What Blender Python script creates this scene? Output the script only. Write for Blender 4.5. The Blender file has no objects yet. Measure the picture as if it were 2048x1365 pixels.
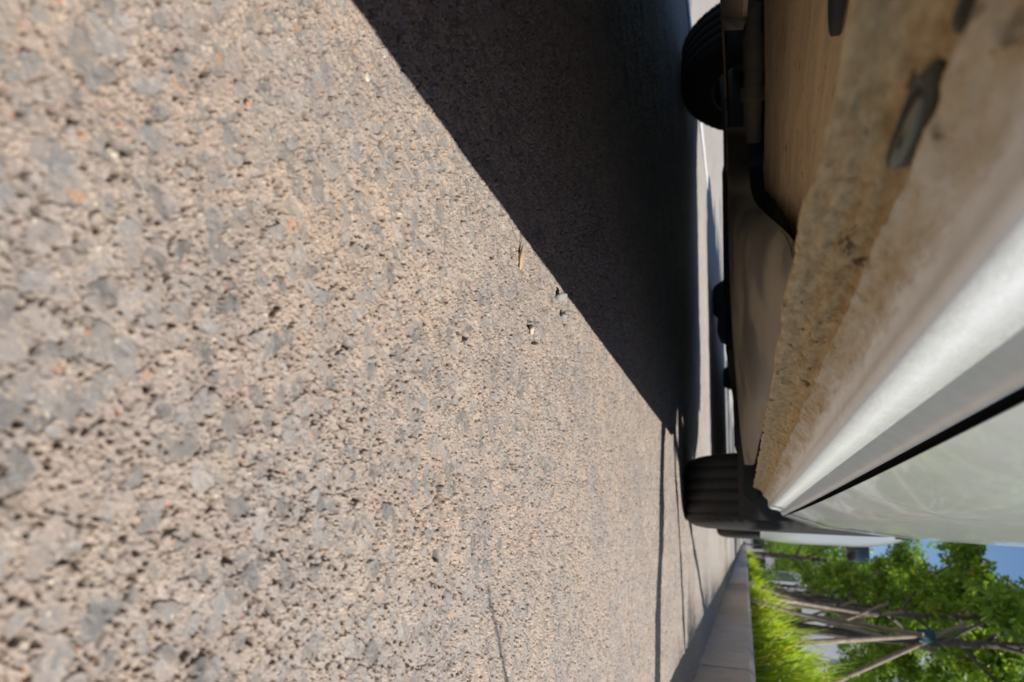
import bpy, bmesh, math, random
import numpy as np
from mathutils import Vector, Matrix
random.seed(7); RS = np.random.RandomState(11)
SC = bpy.context.scene
COL = SC.collection
R_ = math.radians

# ------------------------------------------------------------------ camera
F_PX, CAM_H = 1400.0, 0.177
def cam_axes(vu, vv, roll):
    r = R_(roll)
    def mk(p, y):
        F = np.array([-math.sin(y)*math.cos(p), math.cos(y)*math.cos(p), -math.sin(p)])
        Rr = np.array([math.cos(y), math.sin(y), 0.]); U = np.cross(Rr, F)
        return Rr*math.cos(r)-U*math.sin(r), Rr*math.sin(r)+U*math.cos(r), F
    p, y = .32, .27
    for _ in range(30):
        def e(p, y):
            Rr, U, F = mk(p, y); return np.array([682.5+F_PX*Rr[1]/F[1]-vu, 1024+F_PX*U[1]/F[1]-vv])
        e0 = e(p, y); J = np.array([(e(p+1e-5, y)-e0)/1e-5, (e(p, y+1e-5)-e0)/1e-5]).T
        d = np.linalg.solve(J, -e0); p += d[0]; y += d[1]
    return mk(p, y)
CR, CU, CF = cam_axes(1075., 1491., 1.8)
CC = np.array([0, 0, CAM_H])
cam = bpy.data.cameras.new('camera'); cam_o = bpy.data.objects.new('camera', cam); COL.objects.link(cam_o)
cam.sensor_fit = 'HORIZONTAL'; cam.sensor_width = 36; cam.lens = 36*F_PX/2048
cam.clip_start = .01; cam.clip_end = 2000
M = Matrix([[CU[0], -CR[0], -CF[0], 0], [CU[1], -CR[1], -CF[1], 0], [CU[2], -CR[2], -CF[2], CAM_H], [0, 0, 0, 1]])
cam_o.matrix_world = M
cam.dof.use_dof = True; cam.dof.focus_distance = .56; cam.dof.aperture_fstop = 10.5
SC.camera = cam_o
# a photo pixel turned into a point of the place: on a height z, or at a distance Y along the street
def ray(x, y): return CF + CR*(y-682.5)/F_PX + CU*(x-1024)/F_PX
def on_z(x, y, z): d = ray(x, y); return Vector(CC + d*(z-CAM_H)/d[2])
def on_y(x, y, Y): d = ray(x, y); return Vector(CC + d*Y/d[1])
def on_x(x, y, X): d = ray(x, y); return Vector(CC + d*X/d[0])

# ------------------------------------------------------------------ light
SUN_EL = 51.8; sun_h = np.array([.97, -.243])
S = Vector((math.cos(R_(SUN_EL))*sun_h[0], math.cos(R_(SUN_EL))*sun_h[1], math.sin(R_(SUN_EL))))
sun = bpy.data.lights.new('sun', 'SUN'); sun.energy = 5.0; sun.angle = R_(.53); sun.color = (1, .95, .88)
sun_o = bpy.data.objects.new('sun', sun); COL.objects.link(sun_o)
sun_o.rotation_euler = S.to_track_quat('Z', 'Y').to_euler()
W = bpy.data.worlds.new("World"); SC.world = W; W.use_nodes = True
wn = W.node_tree; bgn = wn.nodes['Background']
sky = wn.nodes.new('ShaderNodeTexSky'); sky.sky_type = 'NISHITA'; sky.sun_disc = False
sky.sun_elevation = R_(SUN_EL); sky.sun_rotation = math.atan2(S.x, S.y); sky.air_density = 1.0; sky.dust_density = 0; sky.ozone_density = 4.5
wn.links.new(sky.outputs[0], bgn.inputs[0]); bgn.inputs[1].default_value = .078
SC.view_settings.view_transform = 'Standard'; SC.view_settings.look = 'None'
SC.view_settings.exposure = .42; SC.view_settings.gamma = 1

# ------------------------------------------------------------------ helpers
def tag(o, label=None, cat=None, group=None, kind=None):
    if label: o['label'] = label
    if cat: o['category'] = cat
    if group: o['group'] = group
    if kind: o['kind'] = kind
    return o
def empty(name, loc=(0, 0, 0), rz=0, parent=None):
    o = bpy.data.objects.new(name, None); COL.objects.link(o); o.empty_display_size = .1
    o.location = loc; o.rotation_euler = (0, 0, rz); o.parent = parent
    return o
def mesh_obj(name, verts, faces, mat, parent=None, smooth=True, solid=0, bevel=0, offset=-1):
    me = bpy.data.meshes.new(name); me.from_pydata([tuple(v) for v in verts], [], faces); me.update()
    if smooth: me.polygons.foreach_set('use_smooth', [True]*len(me.polygons))
    me.materials.append(mat)
    o = bpy.data.objects.new(name, me); COL.objects.link(o); o.parent = parent
    if solid:
        m = o.modifiers.new('s', 'SOLIDIFY'); m.thickness = solid; m.offset = offset
    if bevel:
        m = o.modifiers.new('b', 'BEVEL'); m.width = bevel; m.segments = 2; m.limit_method = 'ANGLE'
    return o
class MB:
    def __init__(s): s.v = []; s.f = []
    def add(s, v, f):
        n = len(s.v); s.v += [tuple(a) for a in v]; s.f += [tuple(i+n for i in q) for q in f]; return s
    def box(s, a, b, mat=None):
        x0, y0, z0 = a; x1, y1, z1 = b
        v = [(x0, y0, z0), (x1, y0, z0), (x1, y1, z0), (x0, y1, z0), (x0, y0, z1), (x1, y0, z1), (x1, y1, z1), (x0, y1, z1)]
        if mat: v = [tuple(mat @ Vector(q)) for q in v]
        return s.add(v, [(0, 3, 2, 1), (4, 5, 6, 7), (0, 1, 5, 4), (1, 2, 6, 5), (2, 3, 7, 6), (3, 0, 4, 7)])
    def tube(s, pts, rad, n=10, cap=True):
        pts = [Vector(p) for p in pts]
        if not isinstance(rad, (list, tuple)): rad = [rad]*len(pts)
        base = len(s.v)
        up = Vector((0, 0, 1))
        for i, p in enumerate(pts):
            t = (pts[min(i+1, len(pts)-1)]-pts[max(i-1, 0)]).normalized()
            a = t.cross(up if abs(t.dot(up)) < .95 else Vector((1, 0, 0))).normalized(); b = t.cross(a)
            for k in range(n):
                an = 2*math.pi*k/n; s.v.append(tuple(p+(a*math.cos(an)+b*math.sin(an))*rad[i]))
        for i in range(len(pts)-1):
            for k in range(n):
                k2 = (k+1) % n; s.f.append((base+i*n+k, base+i*n+k2, base+(i+1)*n+k2, base+(i+1)*n+k))
        if cap:
            s.f.append(tuple(base+k for k in range(n))); s.f.append(tuple(base+(len(pts)-1)*n+k for k in reversed(range(n))))
        return s
    def lathe(s, prof, c, axis=0, n=64, close=False):
        # prof: (offset along axis x, radius); revolved about an X-parallel axis through c
        base = len(s.v); m = len(prof)
        for k in range(n):
            a = 2*math.pi*k/n
            for q in prof:
                x, r = q[0], q[1]
                s.v.append((c[0]+x, c[1]+r*math.cos(a), c[2]+r*math.sin(a)))
        for k in range(n):
            k2 = (k+1) % n
            for j in range(m-1 if not close else m):
                j2 = (j+1) % m
                s.f.append((base+k*m+j, base+k*m+j2, base+k2*m+j2, base+k2*m+j))
        return s
    def obj(s, name, mat, parent=None, **k): return mesh_obj(name, s.v, s.f, mat, parent, **k)
def grid_faces(n, m, off=0):
    return [(off+i*m+j, off+i*m+j+1, off+(i+1)*m+j+1, off+(i+1)*m+j) for i in range(n-1) for j in range(m-1)]

# -- materials
class NT:
    def __init__(s, name):
        s.m = bpy.data.materials.new(name); s.m.use_nodes = True; s.t = s.m.node_tree
        s.b = s.t.nodes['Principled BSDF']; s.out = s.t.nodes['Material Output']
    def n(s, ty, **k):
        o = s.t.nodes.new('ShaderNode'+ty)
        for a, v in k.items():
            if a.startswith('i_'):
                key = a[2:]; key = int(key) if key.isdigit() else key.replace('_', ' ')
                o.inputs[key].default_value = v
            else: setattr(o, a, v)
        return o
    def l(s, a, b): s.t.links.new(a, b)
    def set(s, **k):
        for a, v in k.items(): s.b.inputs[a.replace('_', ' ')].default_value = v
    def noise(s, scale, detail=3, rough=.6, co=None, dist=0):
        if co is None: co = s.coord()
        o = s.n('TexNoise'); o.inputs['Scale'].default_value = scale; o.inputs['Detail'].default_value = detail
        o.inputs['Roughness'].default_value = rough; o.inputs['Distortion'].default_value = dist; s.l(co, o.inputs['Vector']); return o.outputs['Fac']
    def coord(s, sc=None):
        g = s.n('NewGeometry').outputs['Position'] if not getattr(s, 'objc', False) else s.n('TexCoord').outputs['Object']
        if sc:
            mp = s.n('Mapping'); mp.inputs['Scale'].default_value = sc; s.l(g, mp.inputs[0]); return mp.outputs[0]
        return g
    def ramp(s, fac, stops):
        r = s.n('ValToRGB'); e = r.color_ramp.elements
        while len(e) < len(stops): e.new(.5)
        for q, (p, c) in zip(e, stops): q.position = p; q.color = (*c, 1) if len(c) == 3 else c
        s.l(fac, r.inputs[0]); return r.outputs[0]
    def mix(s, fac, a, b):
        m = s.n('Mix', data_type='RGBA'); 
        for i, v in ((0, fac), (6, a), (7, b)):
            if isinstance(v, (int, float)): m.inputs[i].default_value = v
            elif isinstance(v, tuple): m.inputs[i].default_value = (*v, 1)
            else: s.l(v, m.inputs[i])
        return m.outputs[2]
    def bump(s, h, strength=.3, dist=.01, nrm=None):
        b = s.n('Bump'); b.inputs['Strength'].default_value = strength; b.inputs['Distance'].default_value = dist
        s.l(h, b.inputs['Height'])
        if nrm: s.l(nrm, b.inputs['Normal'])
        s.l(b.outputs[0], s.b.inputs['Normal']); return b.outputs[0]
    def col(s, c): s.l(c, s.b.inputs['Base Color']) if not isinstance(c, tuple) else s.set(Base_Color=(*c, 1))
def simple(name, c, rough=.6, metal=0, var=.15, scale=30, bump=.1, bd=.002, **k):
    m = NT(name); f = m.noise(scale, 4)
    m.col(m.ramp(f, [(.25, tuple(x*(1-var) for x in c)), (.75, tuple(min(1, x*(1+var)) for x in c))]))
    m.set(Roughness=rough, Metallic=metal, **k)
    if bump: m.bump(m.noise(scale*4, 4), bump, bd)
    return m.m

def m_paint():
    m = NT('silver_paint')
    f = m.noise(9, 5)
    m.col(m.ramp(f, [(.3, (.56, .565, .55)), (.7, (.63, .635, .62))]))
    m.set(Metallic=.1, Coat_Weight=.7, Coat_Roughness=.04)
    r = m.ramp(m.noise(25, 5, .7), [(.3, (.30,)*3), (.75, (.44,)*3)]); m.l(r, m.b.inputs['Roughness'])
    m.bump(m.noise(2600, 2), .05, .0004)
    return m.m
def m_sill():
    # lower sill: silver paint over textured stone guard, splashed with dried mud low down ('dirt' is how muddy the panel is)
    m = NT('muddy_sill_paint')
    at = m.n('Attribute', attribute_name='dirt').outputs['Fac']
    n1 = m.noise(26, 7, .66, m.coord((2.6, .5, 2.6)), .3)
    n2 = m.noise(120, 5, .6, m.coord((1.6, .6, 1.6)))
    add = m.n('MixRGB', blend_type='ADD'); add.inputs[0].default_value = 1
    mul = m.n('Math', operation='MULTIPLY'); mul.inputs[1].default_value = .85; m.l(n1, mul.inputs[0])
    mul2 = m.n('Math', operation='MULTIPLY'); mul2.inputs[1].default_value = .35; m.l(n2, mul2.inputs[0])
    a1 = m.n('Math', operation='ADD'); m.l(mul.outputs[0], a1.inputs[0]); m.l(mul2.outputs[0], a1.inputs[1])
    a2 = m.n('Math', operation='ADD'); m.l(a1.outputs[0], a2.inputs[0]); m.l(at, a2.inputs[1])
    fac = m.n('MapRange'); fac.inputs['From Min'].default_value = .92; fac.inputs['From Max'].default_value = 1.30
    m.l(a2.outputs[0], fac.inputs[0])
    fac2 = m.n('MapRange'); fac2.inputs['From Min'].default_value = .78; fac2.inputs['From Max'].default_value = 1.45
    m.l(a2.outputs[0], fac2.inputs[0])
    fine = m.ramp(m.noise(150, 6, .7, m.coord((1.6, .5, 1.6))), [(.3, (.31, .21, .10)), (.5, (.47, .34, .18)), (.72, (.62, .48, .29))])
    paint = m.ramp(m.noise(60, 4), [(.3, (.76, .77, .745)), (.7, (.86, .865, .85))])
    dusty = m.mix(fac2.outputs[0], paint, (.47, .41, .295))
    c = m.mix(fac.outputs[0], dusty, fine)
    dk = m.noise(110, 4, .65, m.coord((1, .45, 1)), .4); dkm = m.ramp(dk, [(.33, (.3,)*3), (.39, (1,)*3)])
    x1 = m.n('Mix', data_type='RGBA', blend_type='MULTIPLY'); m.l(fac.outputs[0], x1.inputs[0]); m.l(c, x1.inputs[6]); m.l(dkm, x1.inputs[7]); m.col(x1.outputs[2])
    rr = m.n('MapRange'); m.l(fac2.outputs[0], rr.inputs[0]); rr.inputs['To Min'].default_value = .34; rr.inputs['To Max'].default_value = .95
    m.l(rr.outputs[0], m.b.inputs['Roughness'])
    mm = m.n('MapRange'); m.l(fac2.outputs[0], mm.inputs[0]); mm.inputs['To Min'].default_value = .2; mm.inputs['To Max'].default_value = 0
    m.l(mm.outputs[0], m.b.inputs['Metallic'])
    k1 = m.n('Math', operation='MULTIPLY_ADD'); m.l(fac2.outputs[0], k1.inputs[0]); k1.inputs[1].default_value = .9; k1.inputs[2].default_value = .28
    h0 = m.n('Math', operation='MULTIPLY'); m.l(m.noise(420, 5, .65), h0.inputs[0]); m.l(k1.outputs[0], h0.inputs[1])
    h = m.n('Math', operation='MULTIPLY_ADD'); m.l(fac.outputs[0], h.inputs[0]); h.inputs[1].default_value = .8; m.l(h0.outputs[0], h.inputs[2])
    m.bump(h.outputs[0], .7, .002)
    return m.m
def m_mud(name='dried_mud', c=(.30, .215, .13), streak=(1, .5, 1)):
    m = NT(name)
    f = m.noise(38, 7, .7, m.coord(streak), .5)
    c1 = m.ramp(f, [(.28, tuple(x*.66 for x in c)), (.5, c), (.75, tuple(x*1.22 for x in c))])
    sp = m.noise(150, 3, .6, m.coord((1, .45, 1)))
    spm = m.ramp(sp, [(.66, (0, 0, 0)), (.72, (1, 1, 1))])
    m.col(m.mix(spm, c1, tuple(x*.35 for x in c))); m.set(Roughness=.95)
    h = m.n('Math', operation='MULTIPLY_ADD'); m.l(spm, h.inputs[0]); h.inputs[1].default_value = -.6; m.l(m.noise(260, 6, .7, m.coord((1, .6, 1))), h.inputs[2])
    m.bump(h.outputs[0], .6, .002)
    return m.m
def m_leaf(name, c0, c1, tr=.45, c2=None):
    m = NT(name)
    rnd = m.n('NewGeometry').outputs['Random Per Island']
    stops = [(0, c0), (.8, c1)] + ([(.93, c1), (.96, c2)] if c2 else [])
    c = m.ramp(rnd, stops)
    m.col(c); m.set(Roughness=.38)
    t = m.n('BsdfTranslucent'); cc = m.mix(.45, c, (.55, .8, .05)); m.l(cc, t.inputs[0])
    mx = m.n('MixShader'); mx.inputs[0].default_value = tr
    m.l(m.b.outputs[0], mx.inputs[1]); m.l(t.outputs[0], mx.inputs[2]); m.l(mx.outputs[0], m.out.inputs[0])
    return m.m
def m_road():
    m = NT('dusty_asphalt')
    a = m.n('Attribute', attribute_name='tone').outputs['Color']
    n1 = m.noise(1300, 3, .7); n2 = m.noise(9, 4, .6)
    c = m.mix(.5, a, (0, 0, 0)); 
    g = m.ramp(n1, [(.3, (.72, .71, .70)), (.7, (1.18, 1.16, 1.12))])
    g2 = m.ramp(n2, [(.3, (.9, .9, .92)), (.7, (1.08, 1.05, 1.0))])
    x1 = m.n('Mix', data_type='RGBA', blend_type='MULTIPLY'); x1.inputs[0].default_value = 1; m.l(a, x1.inputs[6]); m.l(g, x1.inputs[7])
    x2 = m.n('Mix', data_type='RGBA', blend_type='MULTIPLY'); x2.inputs[0].default_value = 1; m.l(x1.outputs[2], x2.inputs[6]); m.l(g2, x2.inputs[7])
    m.col(x2.outputs[2]); m.set(Roughness=.8)
    m.b.inputs['Specular IOR Level'].default_value = .35
    m.bump(m.noise(900, 4, .75), .6, .0010)
    return m.m
MAT = dict(
    paint=m_paint(), sill=m_sill(), mud=m_mud(), floor=m_mud('floor_mud', (.62, .45, .25), (1, .28, 1)),
    shield=None, black=simple('black_plastic', (.012, .012, .013), .7), underside=simple('dark_underbody', (.016, .015, .014), .8),
    rubber=simple('tyre_rubber', (.020, .0195, .019), .85, scale=60, bump=.3), alloy=simple('alloy', (.42, .42, .43), .35, .8),
    steel=simple('dusty_steel', (.40, .34, .25), .6, .1), glass=None, road=m_road(),
    plug=simple('grommet_rubber', (.16, .15, .11), .6), white=simple('shade_greyed_white_paint', (.30, .305, .32), .3, .0, .03, 5, 0, Coat_Weight=.6),  # white car's paint is greyed, its shade put into the colour
    chrome=simple('chrome', (.6, .6, .6), .12, 1, .05), red=simple('red_lens', (.5, .02, .015), .25, bump=0), lamp=simple('lamp_glass', (.7, .75, .8), .1, bump=0),
    bark=simple('bark', (.10, .08, .062), .9, 0, .45, 25, .8, .01), pole=simple('weathered_pole', (.25, .195, .15), .85, 0, .35, 18, .5, .004),
    soil=simple('soil', (.11, .075, .05), .95, 0, .3, 20, .6, .01), wrap=simple('teal_wrap', (.02, .06, .072), .8),
    darkwall=simple('dark_trim', (.05, .05, .052), .5), mark=simple('road_paint', (.62, .62, .60), .7, 0, .12, 40, .3),
)
def glass():
    m = NT('car_glass'); m.set(Base_Color=(.015, .02, .03, 1), Roughness=.05); m.b.inputs['Specular IOR Level'].default_value = .8; m.bump(m.noise(3), .02, .01); return m.m
MAT['glass'] = glass()
MAT['gap'] = simple('gap_shade_black', (.006, .006, .006), 1, bump=0, Specular_IOR_Level=0)  # matte black stands in for the shade inside the door seams
def shield_mat():
    m = NT('dusty_heat_shield'); f = m.noise(9, 3, .5, m.coord((1, .4, 1)))
    m.col(m.ramp(f, [(.30, (.15, .13, .10)), (.50, (.25, .21, .15)), (.75, (.32, .27, .19))]))
    r = m.ramp(f, [(.4, (.35,)*3), (.6, (.75,)*3)]); m.l(r, m.b.inputs['Roughness']); m.set(Metallic=.25)
    m.bump(m.noise(90, 4), .08, .001); return m.m
MAT['shield'] = shield_mat()
def kerb_mat():
    m = NT('granite_kerb'); f = m.noise(7, 6, .65, None, .6); g = m.noise(160, 3)
    c = m.ramp(f, [(.3, (.40, .345, .31)), (.55, (.53, .47, .43)), (.8, (.60, .545, .50))])
    m.col(m.mix(m.ramp(g, [(.35, (.35,)*3), (.65, (0,)*3)]), c, (.15, .14, .135))); m.set(Roughness=.85)
    m.bump(m.noise(120, 5), .5, .002); return m.m
MAT['kerb'] = kerb_mat()
MAT['leaf'] = m_leaf('crown_leaf', (.035, .09, .008), (.19, .32, .03), .45, (.45, .38, .05))
MAT['leaf2'] = m_leaf('far_crown_leaf', (.05, .13, .015), (.20, .33, .03), .45)
MAT['grass'] = m_leaf('long_grass', (.13, .24, .008), (.40, .46, .012), .55, (.75, .50, .05))
MAT['shrub'] = m_leaf('shrub_leaf', (.03, .07, .015), (.08, .15, .025), .35)

# ------------------------------------------------------------------ road (one sheet, worn asphalt in relief)
def h2(ix, iy, s):
    n = (ix.astype(np.int64)*374761393 + iy.astype(np.int64)*668265263 + s*1442695041) & 0xffffffff
    n = ((n ^ (n >> 13))*1274126177) & 0xffffffff
    return ((n ^ (n >> 16)) & 0xffff).astype(np.float32)/65535.
def vnoise(x, y, sc, s):
    x = x*sc; y = y*sc; ix = np.floor(x); iy = np.floor(y); fx = (x-ix).astype(np.float32); fy = (y-iy).astype(np.float32)
    fx = fx*fx*(3-2*fx); fy = fy*fy*(3-2*fy)
    a = h2(ix, iy, s); b = h2(ix+1, iy, s); c = h2(ix, iy+1, s); d = h2(ix+1, iy+1, s)
    return a+(b-a)*fx+(c-a)*fy+(a-b-c+d)*fx*fy
def worley(x, y, sc, s):
    x = x*sc; y = y*sc; ix = np.floor(x); iy = np.floor(y)
    d1 = np.full(x.shape, 9., np.float32); d2 = d1.copy(); idn = np.zeros(x.shape, np.float32); cx = d1*0; cy = d1*0
    for i in (-1, 0, 1):
        for j in (-1, 0, 1):
            px = ix+i+h2(ix+i, iy+j, s); py = iy+j+h2(ix+i, iy+j, s+1)
            ddx = (px-x).astype(np.float32); ddy = (py-y).astype(np.float32)
            d = np.sqrt(ddx**2+ddy**2); near = d < d1
            d2 = np.where(near, d1, np.minimum(d2, d)); idn = np.where(near, h2(ix+i, iy+j, s+2), idn)
            cx = np.where(near, ddx, cx); cy = np.where(near, ddy, cy); d1 = np.minimum(d1, d)
    return d1, d2, idn, cx, cy
def sst(a, b, x):
    t = np.clip((x-a)/(b-a), 0, 1); return t*t*(3-2*t)
HOLES = [(-.104, .143, .0040), (-.219, .271, .0036), (-.173, .566, .0075), (-.162, .585, .006), (-.046, .548, .006), (-.02, .61, .004),
         (-.078, .279, .003), (-.232, .663, .008), (-.213, .69, .008), (-.19, .50, .004), (.02, .40, .004), (.06, .75, .005), (-.12, .42, .004)]
def road_height(x, y, r):
    c = .0011*r*np.maximum(1, r/.45)+.0001
    fade = lambda size: np.clip(1.9-c*1.9/size, 0, 1)
    n12 = vnoise(x, y, 95, 1); n5 = vnoise(x, y, 230, 2); n3 = vnoise(x, y, 500, 3); n1 = vnoise(x, y, 1100, 4); n0 = vnoise(x, y, 30, 7); nL = vnoise(x, y, 7, 8)
    wx = x+(vnoise(x, y, 160, 5)-.5)*.005+(n3-.5)*.0016; wy = y+(vnoise(x, y, 160, 6)-.5)*.005+(n1-.5)*.0010
    d1, d2, idn, cx, cy = worley(wx, wy, 92, 21)          # coarse stones, about a centimetre
    d1b, d2b, idb, cxb, cyb = worley(wx+3.3, wy-1.7, 165, 31)  # chippings
    dp1, _, idp, _, _ = worley(x+(n5-.5)*.003+7, y+(n12-.5)*.003, 330, 41)   # pits
    dc1, _, idc, _, _ = worley(x+(n1-.5)*.0008, y+(n3-.5)*.0012+5, 680, 71)   # grit
    rad = .15+.36*idn
    st = sst(.04, -.03, d1-rad+(n5-.5)*.30+(n3-.5)*.18)*(idn > .16)
    st2 = sst(.07, -.05, d1b-(.14+.34*idb)+(n3-.5)*.34+(n1-.5)*.2)*(idb > .38)*(1-st)
    grit = sst(.55, .15, dc1)*(idc > .45)*(.4+idc)*sst(.30, .62, n12*.5+n5*.5)
    prad = .22+.36*(idp-.62)/.38
    pit = sst(prad, prad*.45, dp1+(n3-.5)*.25)*(idp > .62)*(1-.85*st)*(1-.6*st2)
    rdg = 1-2*np.abs(n5-.5)-.5; rdg2 = 1-2*np.abs(n3-.5)-.5
    mort = (n12-.5)*.0021*fade(.010)+rdg*.0008*fade(.004)+(n3-.5)*.0015*fade(.002)+rdg2*.0004*fade(.002)+grit*.0012*fade(.0017)+(n1-.5)*.0008*fade(.0009)
    tilt = (cx*(idn*7 % 1-.5)+cy*(idn*13 % 1-.5))
    stone = (idn*5 % 1-.55)*.0011+tilt*.0018+(n3-.5)*.00025+(n5-.5)*.0003
    stone2 = (idb*5 % 1-.35)*.0008+(cxb*(idb*7 % 1-.5)+cyb*(idb*11 % 1-.5))*.0012+(n1-.5)*.00025
    h = mort*(1-st)*(1-st2*.85)+st*stone+st2*stone2
    edge = sst(.09, .0, np.abs(d1-rad+(n5-.5)*.30+(n3-.5)*.18-.05))*(idn > .34)*sst(.35, .65, vnoise(x, y, 130, 46))
    h = h-edge*.0009*fade(.003)-pit*(.0010+.0016*(idp-.6)/.4)*fade(.0034)
    crack = sst(.045, .0, np.abs(vnoise(x, y, 60, 44)-.5)*(1+2*n5))*sst(.5, .62, vnoise(x, y, 26, 45))*(1-st)
    dq, _, idq, _, _ = worley(x+(n5-.5)*.004+2, y+(n12-.5)*.006+9, 165, 91)
    pr2 = .16+.26*(idq-.80)/.2
    pit2 = sst(pr2, pr2*.4, dq+(n3-.5)*.22)*(idq > .80)*(1-.8*st)
    h = np.where(h > .0002, .0002+(h-.0002)*.62, h*1.25)-pit2*.0026*fade(.006); pit = np.maximum(pit, pit2*.9)
    h = h-crack*.0012*fade(.004)+(n0-.5)*.0026+(nL-.5)*.004*np.clip(r, 0, 1)
    hole = x*0
    for hx, hy, hr in HOLES:
        d = np.hypot((x-hx), (y-hy)*.8)+(n5-.5)*hr*1.1+(n3-.5)*hr*.5; hole = np.maximum(hole, sst(hr, hr*.5, d))
    h = h-hole*.0055
    tan = np.array([.335, .280, .248]); gry = np.array([.256, .242, .234]); dk = np.array([.12, .085, .06])
    big = vnoise(x, y, 17, 9); big2 = vnoise(x, y, 38, 19)
    tan_v = tan*(.80+.20*n12+.12*n3+.08*n1)[:, None]*(1+(big-.5)[:, None]*np.array([.16, .08, -.02]))
    tan_v = tan_v*(1-.45*(sst(.45, .75, big2)*.6)[:, None])+gry*1.18*(.45*(sst(.45, .75, big2)*.6)[:, None])
    blue = (idn*31 % 1)[:, None]
    gv = gry*(.70+.55*(idn*17 % 1)+.22*(n3-.5)+.2*(n12-.5))[:, None]+blue*np.array([-.007, .0, .008])
    dust = (sst(.34, .78, vnoise(x, y, 120, 12)*.5+n5*.25+n3*.25)*.75)[:, None]
    gv = gv*(1-dust)+tan_v*dust
    c = tan_v*(1-st[:, None])+gv*st[:, None]
    g2 = np.array([.275, .258, .245])*(.65+.75*(idb*19 % 1))[:, None]
    c = c*(1-.55*st2[:, None])+g2*.55*st2[:, None]
    gc = grit[:, None]*.6; c = c*(1-gc)+np.array([.47, .385, .285])*(.55+.7*(idc*9 % 1))[:, None]*gc
    sp = ((idc > .9965) & (dc1 < .42))[:, None]*.8; c = c*(1-sp)+np.array([.42, .15, .06])*sp
    sp2 = ((idc > .985) & (idc < .99) & (dc1 < .40))[:, None]*.8; c = c*(1-sp2)+np.array([.62, .57, .48])*sp2
    sp3 = ((idb > .985) & (d1b < .3))[:, None]*.6; c = c*(1-sp3)+np.array([.45, .26, .15])*sp3
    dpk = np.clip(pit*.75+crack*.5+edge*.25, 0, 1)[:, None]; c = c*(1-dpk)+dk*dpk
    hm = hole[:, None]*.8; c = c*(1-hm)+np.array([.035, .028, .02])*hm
    fa = np.clip((r[:, None]-1.6)/2.4, 0, 1); avg = np.array([.35, .325, .305])*(.86+.2*vnoise(x, y, 3, 14)+.1*vnoise(x, y, 14, 15))[:, None]
    c = c*(1-fa)+avg*fa
    return h, c
def build_road():
    rr = [.05]
    while rr[-1] < 3.2: rr.append(rr[-1]*(1+.0021*max(1, rr[-1]/.38)) if rr[-1] > .09 else rr[-1]*1.02)
    while rr[-1] < 700: rr.append(rr[-1]*1.05)
    rr = np.array(rr)
    az = list(np.arange(-180, -62, 2.0))+list(np.arange(-60, 31, .055))+list(np.arange(32, 180, 2.0))
    az = np.radians(np.array(az)); na = len(az); nr = len(rr)
    RR, AZ = np.meshgrid(rr, az, indexing='ij'); r = RR.ravel(); x = (r*np.sin(AZ.ravel())); y = (r*np.cos(AZ.ravel()))
    h, c = road_height(x, y, r)
    h = np.where(r > 9, 0, h)
    co = np.stack([x, y, h], 1).astype(np.float32)
    co = np.vstack([co, [[0, 0, 0]]]).astype(np.float32); c = np.vstack([c, [[.3, .25, .2]]])
    i = np.arange(nr-1)[:, None]*na; j = np.arange(na)[None, :]; j2 = (j+1) % na
    q = np.stack([(i+j), (i+j2), (i+na+j2), (i+na+j)], -1).reshape(-1, 4)[:, ::-1]
    me = bpy.data.meshes.new('road'); nq = len(q); nc = na
    me.vertices.add(len(co)); me.vertices.foreach_set('co', co.ravel())
    cen = len(co)-1; tri = np.stack([np.full(na, cen), (np.arange(na)+1) % na, np.arange(na)], -1)
    lo = np.concatenate([q.ravel(), tri.ravel()]).astype(np.int32)
    me.loops.add(len(lo)); me.loops.foreach_set('vertex_index', lo)
    me.polygons.add(nq+na)
    me.polygons.foreach_set('loop_start', np.concatenate([np.arange(nq)*4, nq*4+np.arange(na)*3]).astype(np.int32))
    me.polygons.foreach_set('use_smooth', np.ones(nq+na, bool))
    me.update(calc_edges=True); me.validate()
    a = me.attributes.new('tone', 'FLOAT_COLOR', 'POINT')
    a.data.foreach_set('color', np.hstack([c, np.ones((len(c), 1))]).astype(np.float32).ravel())
    me.materials.append(MAT['road'])
    o = bpy.data.objects.new('road', me); COL.objects.link(o); tag(o, kind='structure')
build_road()

# painted line of the parking lane, kerb, planting bed, the far side of the street
mk = MB(); y = -6
mk.box((-2.36, -8, .004), (-2.24, 4.7, .007)); mk.box((-2.36, 8, .004), (-2.24, 60, .007))
tag(mk.obj('lane_line', MAT['mark'], smooth=False), kind='structure')
kb = MB(); KH = .196; yy = -3.0; random.seed(5)
while yy < 60:
    L = .98; dx = random.uniform(-.002, .002); c = .019
    prof = [(.462+dx, -.02), (.462+dx, KH-c), (.462+dx+c, KH), (.60, KH), (.60, -.02)]
    v = [(px+ (yy+t*L-1)*0.0, yy+t*L, pz) for t in (0.003, .997) for px, pz in prof]
    kb.add(v, [(0, 1, 6, 5), (1, 2, 7, 6), (2, 3, 8, 7), (3, 4, 9, 8), (0, 4, 3, 2, 1), (5, 6, 7, 8, 9)]); yy += L
tag(kb.obj('kerb', MAT['kerb'], smooth=False), kind='structure')
tag(MB().box((.60, -6, .0), (9, 110, .168)).obj('planting_bed', MAT['soil'], smooth=False), kind='structure')
tag(MB().box((-16, -30, .0), (-9.5, 110, .14)).obj('pavement', MAT['kerb'], smooth=False, bevel=.01), kind='structure')

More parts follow.
